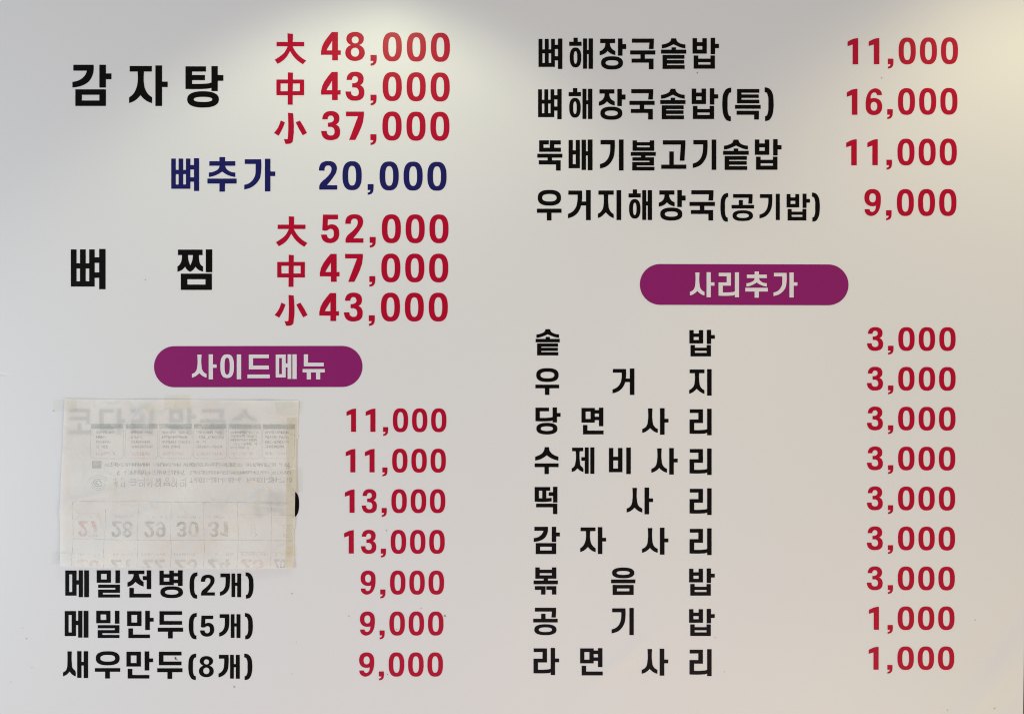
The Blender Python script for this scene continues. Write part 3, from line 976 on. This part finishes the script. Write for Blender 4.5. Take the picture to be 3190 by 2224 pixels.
for seg in ((552,838,595,838), (573,822,573,895), (556,866,592,866), (590,850,590,900),
            (658,838,658,905), (628,825,650,825), (628,825,628,848), (694,858,766,858), (704,838,756,838), (712,886,756,886), (756,838,756,886),
            (832,820,832,905), (770,846,826,846), (852,862,868,882), (886,862,868,882), (868,882,868,898), (900,820,900,905), (846,838,890,838),
            (975,826,975,905), (938,826,938,852), (966,826,966,852), (938,850,966,850), (938,838,966,838), (1006,868,1060,868), (1016,868,1004,896), (1050,868,1060,896), (1010,884,1056,884),
            (1118,826,1118,905), (1118,872,1132,872), (1202,818,1202,905), (1150,840,1196,840)):
    firm.append(line_px(*seg, 1.7))
for cx, cy, r in ((640,880,15), (802,880,17), (950,880,17), (1034,838,15), (1092,880,17), (1090,838,13), (1170,880,17)):
    firm_ring(cx, cy, r)
on_paper('firm_line', firm, M_SHOW_GREY)


def flip_text(body, x0, x1, y0, y1):
    cu = bpy.data.curves.new('tmp', 'FONT')
    cu.body = body
    cu.resolution_u = 3
    to = bpy.data.objects.new('tmp', cu)
    COL.objects.link(to)
    dg = bpy.context.evaluated_depsgraph_get()
    me = bpy.data.meshes.new_from_object(to.evaluated_get(dg))
    vs = [(v.co.x, v.co.y) for v in me.vertices]
    fs = [list(p.vertices) for p in me.polygons]
    bpy.data.objects.remove(to)
    bpy.data.curves.remove(cu)
    bpy.data.meshes.remove(me)
    mx, Mx = min(v[0] for v in vs), max(v[0] for v in vs)
    my, My = min(v[1] for v in vs), max(v[1] for v in vs)
    out = [pp(x0 + (x - mx) / (Mx - mx) * (x1 - x0), y0 + (y - my) / (My - my) * (y1 - y0)) for x, y in vs]
    return out, fs


V, F = flip_text('Tel:031-281-0185~6   Fax:031-284-7210', 1236, 2145, 818, 864)
v, F = lay_on_paper(V, F, 0.00025)
make_mesh('phone_line', v, F, M_SHOW_GREY, paper)
sw = []
for r0, th0, th1, wd, ys in ((62, 0.2, 6.0, 3, 0.82), (42, 0.6, 5.4, 8, 0.8), (22, 1.4, 6.6, 11, 0.8), (84, 3.5, 5.9, 4, 0.78), (76, 0.5, 2.6, 2.4, 0.9)):
    k = 22
    for i in range(k):
        t0, t1 = th0 + (th1 - th0) * i / k, th0 + (th1 - th0) * (i + 1) / k
        q = []
        for t, dr in ((t0, -wd / 2), (t1, -wd / 2), (t1, wd / 2), (t0, wd / 2)):
            q.append(pp(424 + (r0 + dr) * math.cos(t), 864 + (r0 + dr) * ys * math.sin(t)))
        sw.append(q)
on_paper('swirl_emblem', sw, M_SHOW_BAR)
# the month grid
grid = [line_px(222, 1029, 2160, 1041, 1.2), line_px(196, 1060, 202, 1600, 1.0), line_px(222, 1029, 204, 1038, 1.1), line_px(204, 1038, 196, 1062, 1.1), line_px(200, 1362, 2150, 1381, 1.0)]
for x in (489, 783, 1079, 1370, 1668, 1963):
    grid.append(line_px(x, 1034, x - 4, 1610, 0.9))
for x0, x1, y in ((230, 440, 1138), (1690, 1940, 1146), (1975, 2140, 1150), (1680, 1900, 1482), (1980, 2140, 1486)):
    grid.append(line_px(x0, y, x1, y + 2, 0.7))
on_paper('grid_lines', grid, M_SHOW_LINE)
for k, (a, b) in enumerate(((230, 460), (520, 750), (860, 1060), (1110, 1350), (1390, 1620))):
    on_paper('small_print', scribble(a, b, 1166, 26, 24, 300 + k, skip=0.25), M_SHOW_FAINT)
for k, (a, b) in enumerate(((260, 450), (520, 740), (810, 1040), (1100, 1330), (1390, 1640), (1690, 1900), (1975, 2080))):
    on_paper('small_print', scribble(a, b, 1498, 26, 24, 320 + k, skip=0.3), M_SHOW_PINK if k == 5 else M_SHOW_FAINT)
for t, a, b, m in (('27', 245, 425, M_SHOW_RED), ('28', 545, 737, M_SHOW_DARK), ('29', 842, 1032, M_SHOW_DARK), ('30', 1128, 1322, M_SHOW_DARK), ('31', 1405, 1605, M_SHOW_DARK)):
    on_paper('date_numeral', flipped_digits(t, a, b, 1206, 1344), m, 'faint upside down ' + ('red' if m is M_SHOW_RED else 'grey') + ' date ' + t)
for t, a, b, m in (('20', 255, 445, M_SHOW_PINK), ('21', 545, 740, M_SHOW_FAINT), ('22', 825, 1025, M_SHOW_FAINT), ('23', 1110, 1310, M_SHOW_FAINT), ('24', 1400, 1600, M_SHOW_FAINT), ('25', 1695, 1895, M_SHOW_PINK), ('26', 1990, 2090, M_SHOW_BLUE)):
    cut = edge(BOT, (pp(a, 0)[0] - 192) / 725) - 1.2
    on_paper('date_numeral', flipped_digits(t, a, b, 1543, 1680, ymax=cut), m, 'faint upside down date ' + t + ' cut off by the paper edge')
# outlined numerals of the next month
one = [(1788,1245),(1815,1245),(1815,1318),(1832,1322),(1822,1338),(1800,1352),(1788,1340),(1772,1330),(1772,1320),(1788,1318)]
on_paper('date_numeral', [line_px(*one[i - 1], *one[i], 0.8) for i in range(len(one))], M_SHOW_DARK, 'faint outlined date 1')
two = [(2068,1242),(2140,1242),(2140,1256),(2100,1258),(2132,1290),(2142,1320),(2128,1346),(2098,1354),(2072,1340),(2068,1322),(2084,1322),(2098,1336),(2116,1334),(2122,1316),(2112,1294),(2068,1256)]
on_paper('date_numeral', [line_px(*two[i - 1], *two[i], 0.8) for i in range(len(two))], M_SHOW_DARK, 'faint outlined date 2')


# ------------------------------------------------------------------ clear tape
def tape(corners, mat, label):
    """a strip of film that lies on the paper and, beyond it, on the board"""
    a, b, c, d = [Vector(p) for p in corners]
    nu, nv = 16, 16
    v, f = [], []
    for j in range(nv + 1):
        for i in range(nu + 1):
            p = a.lerp(b, i / nu).lerp(d.lerp(c, i / nu), j / nv)
            x, y = p
            inside = edge(LEFT, y) - 1 <= x <= edge(RIGHT, y) + 1 and edge(TOP, (x - 200) / 730) - 1 <= y <= edge(BOT, (x - 192) / 725) + 1
            lift = (paper_lift(x, y) + 0.0007) if inside else 0.0009
            v.append((wx(x), -lift, wz(y)))
    for j in range(nv):
        for i in range(nu):
            k = j * (nu + 1) + i
            f.append([k, k + 1, k + nu + 2, k + nu + 1])
    o = make_mesh('tape_piece', v, orient(v, f), mat)
    o['label'] = label
    o['category'] = 'tape'
    o['group'] = 'pieces of clear tape holding the paper'
    return o


tape([(514,1231),(592,1228),(600,1276),(512,1276)], M_TAPE_YELLOW, 'yellowed clear tape over the middle of the paper\'s top edge')
tape([(166,1246),(240,1243),(242,1281),(168,1281)], M_TAPE_CLEAR, 'clear tape across the paper\'s top left corner')
tape([(858,1252),(944,1252),(938,1292),(866,1296)], M_TAPE_CLEAR, 'clear tape across the paper\'s top right corner')
tape([(894,1300),(928,1300),(913.5,1767),(891,1767)], M_TAPE_TAN, 'long tan tape strip running down the paper\'s right side')
tape([(898,1457),(943,1457),(944,1533),(897,1530)], M_TAPE_CLEAR, 'clear tape on the right edge just above the black bracket')
tape([(891,1700),(925,1700),(924,1730),(890,1731)], M_TAPE_YELLOW, 'small yellowed tape on the right edge near the bottom corner')
tape([(166,1718),(240,1716),(240,1757),(162,1757)], M_TAPE_CLEAR, 'clear tape across the paper\'s bottom left corner')
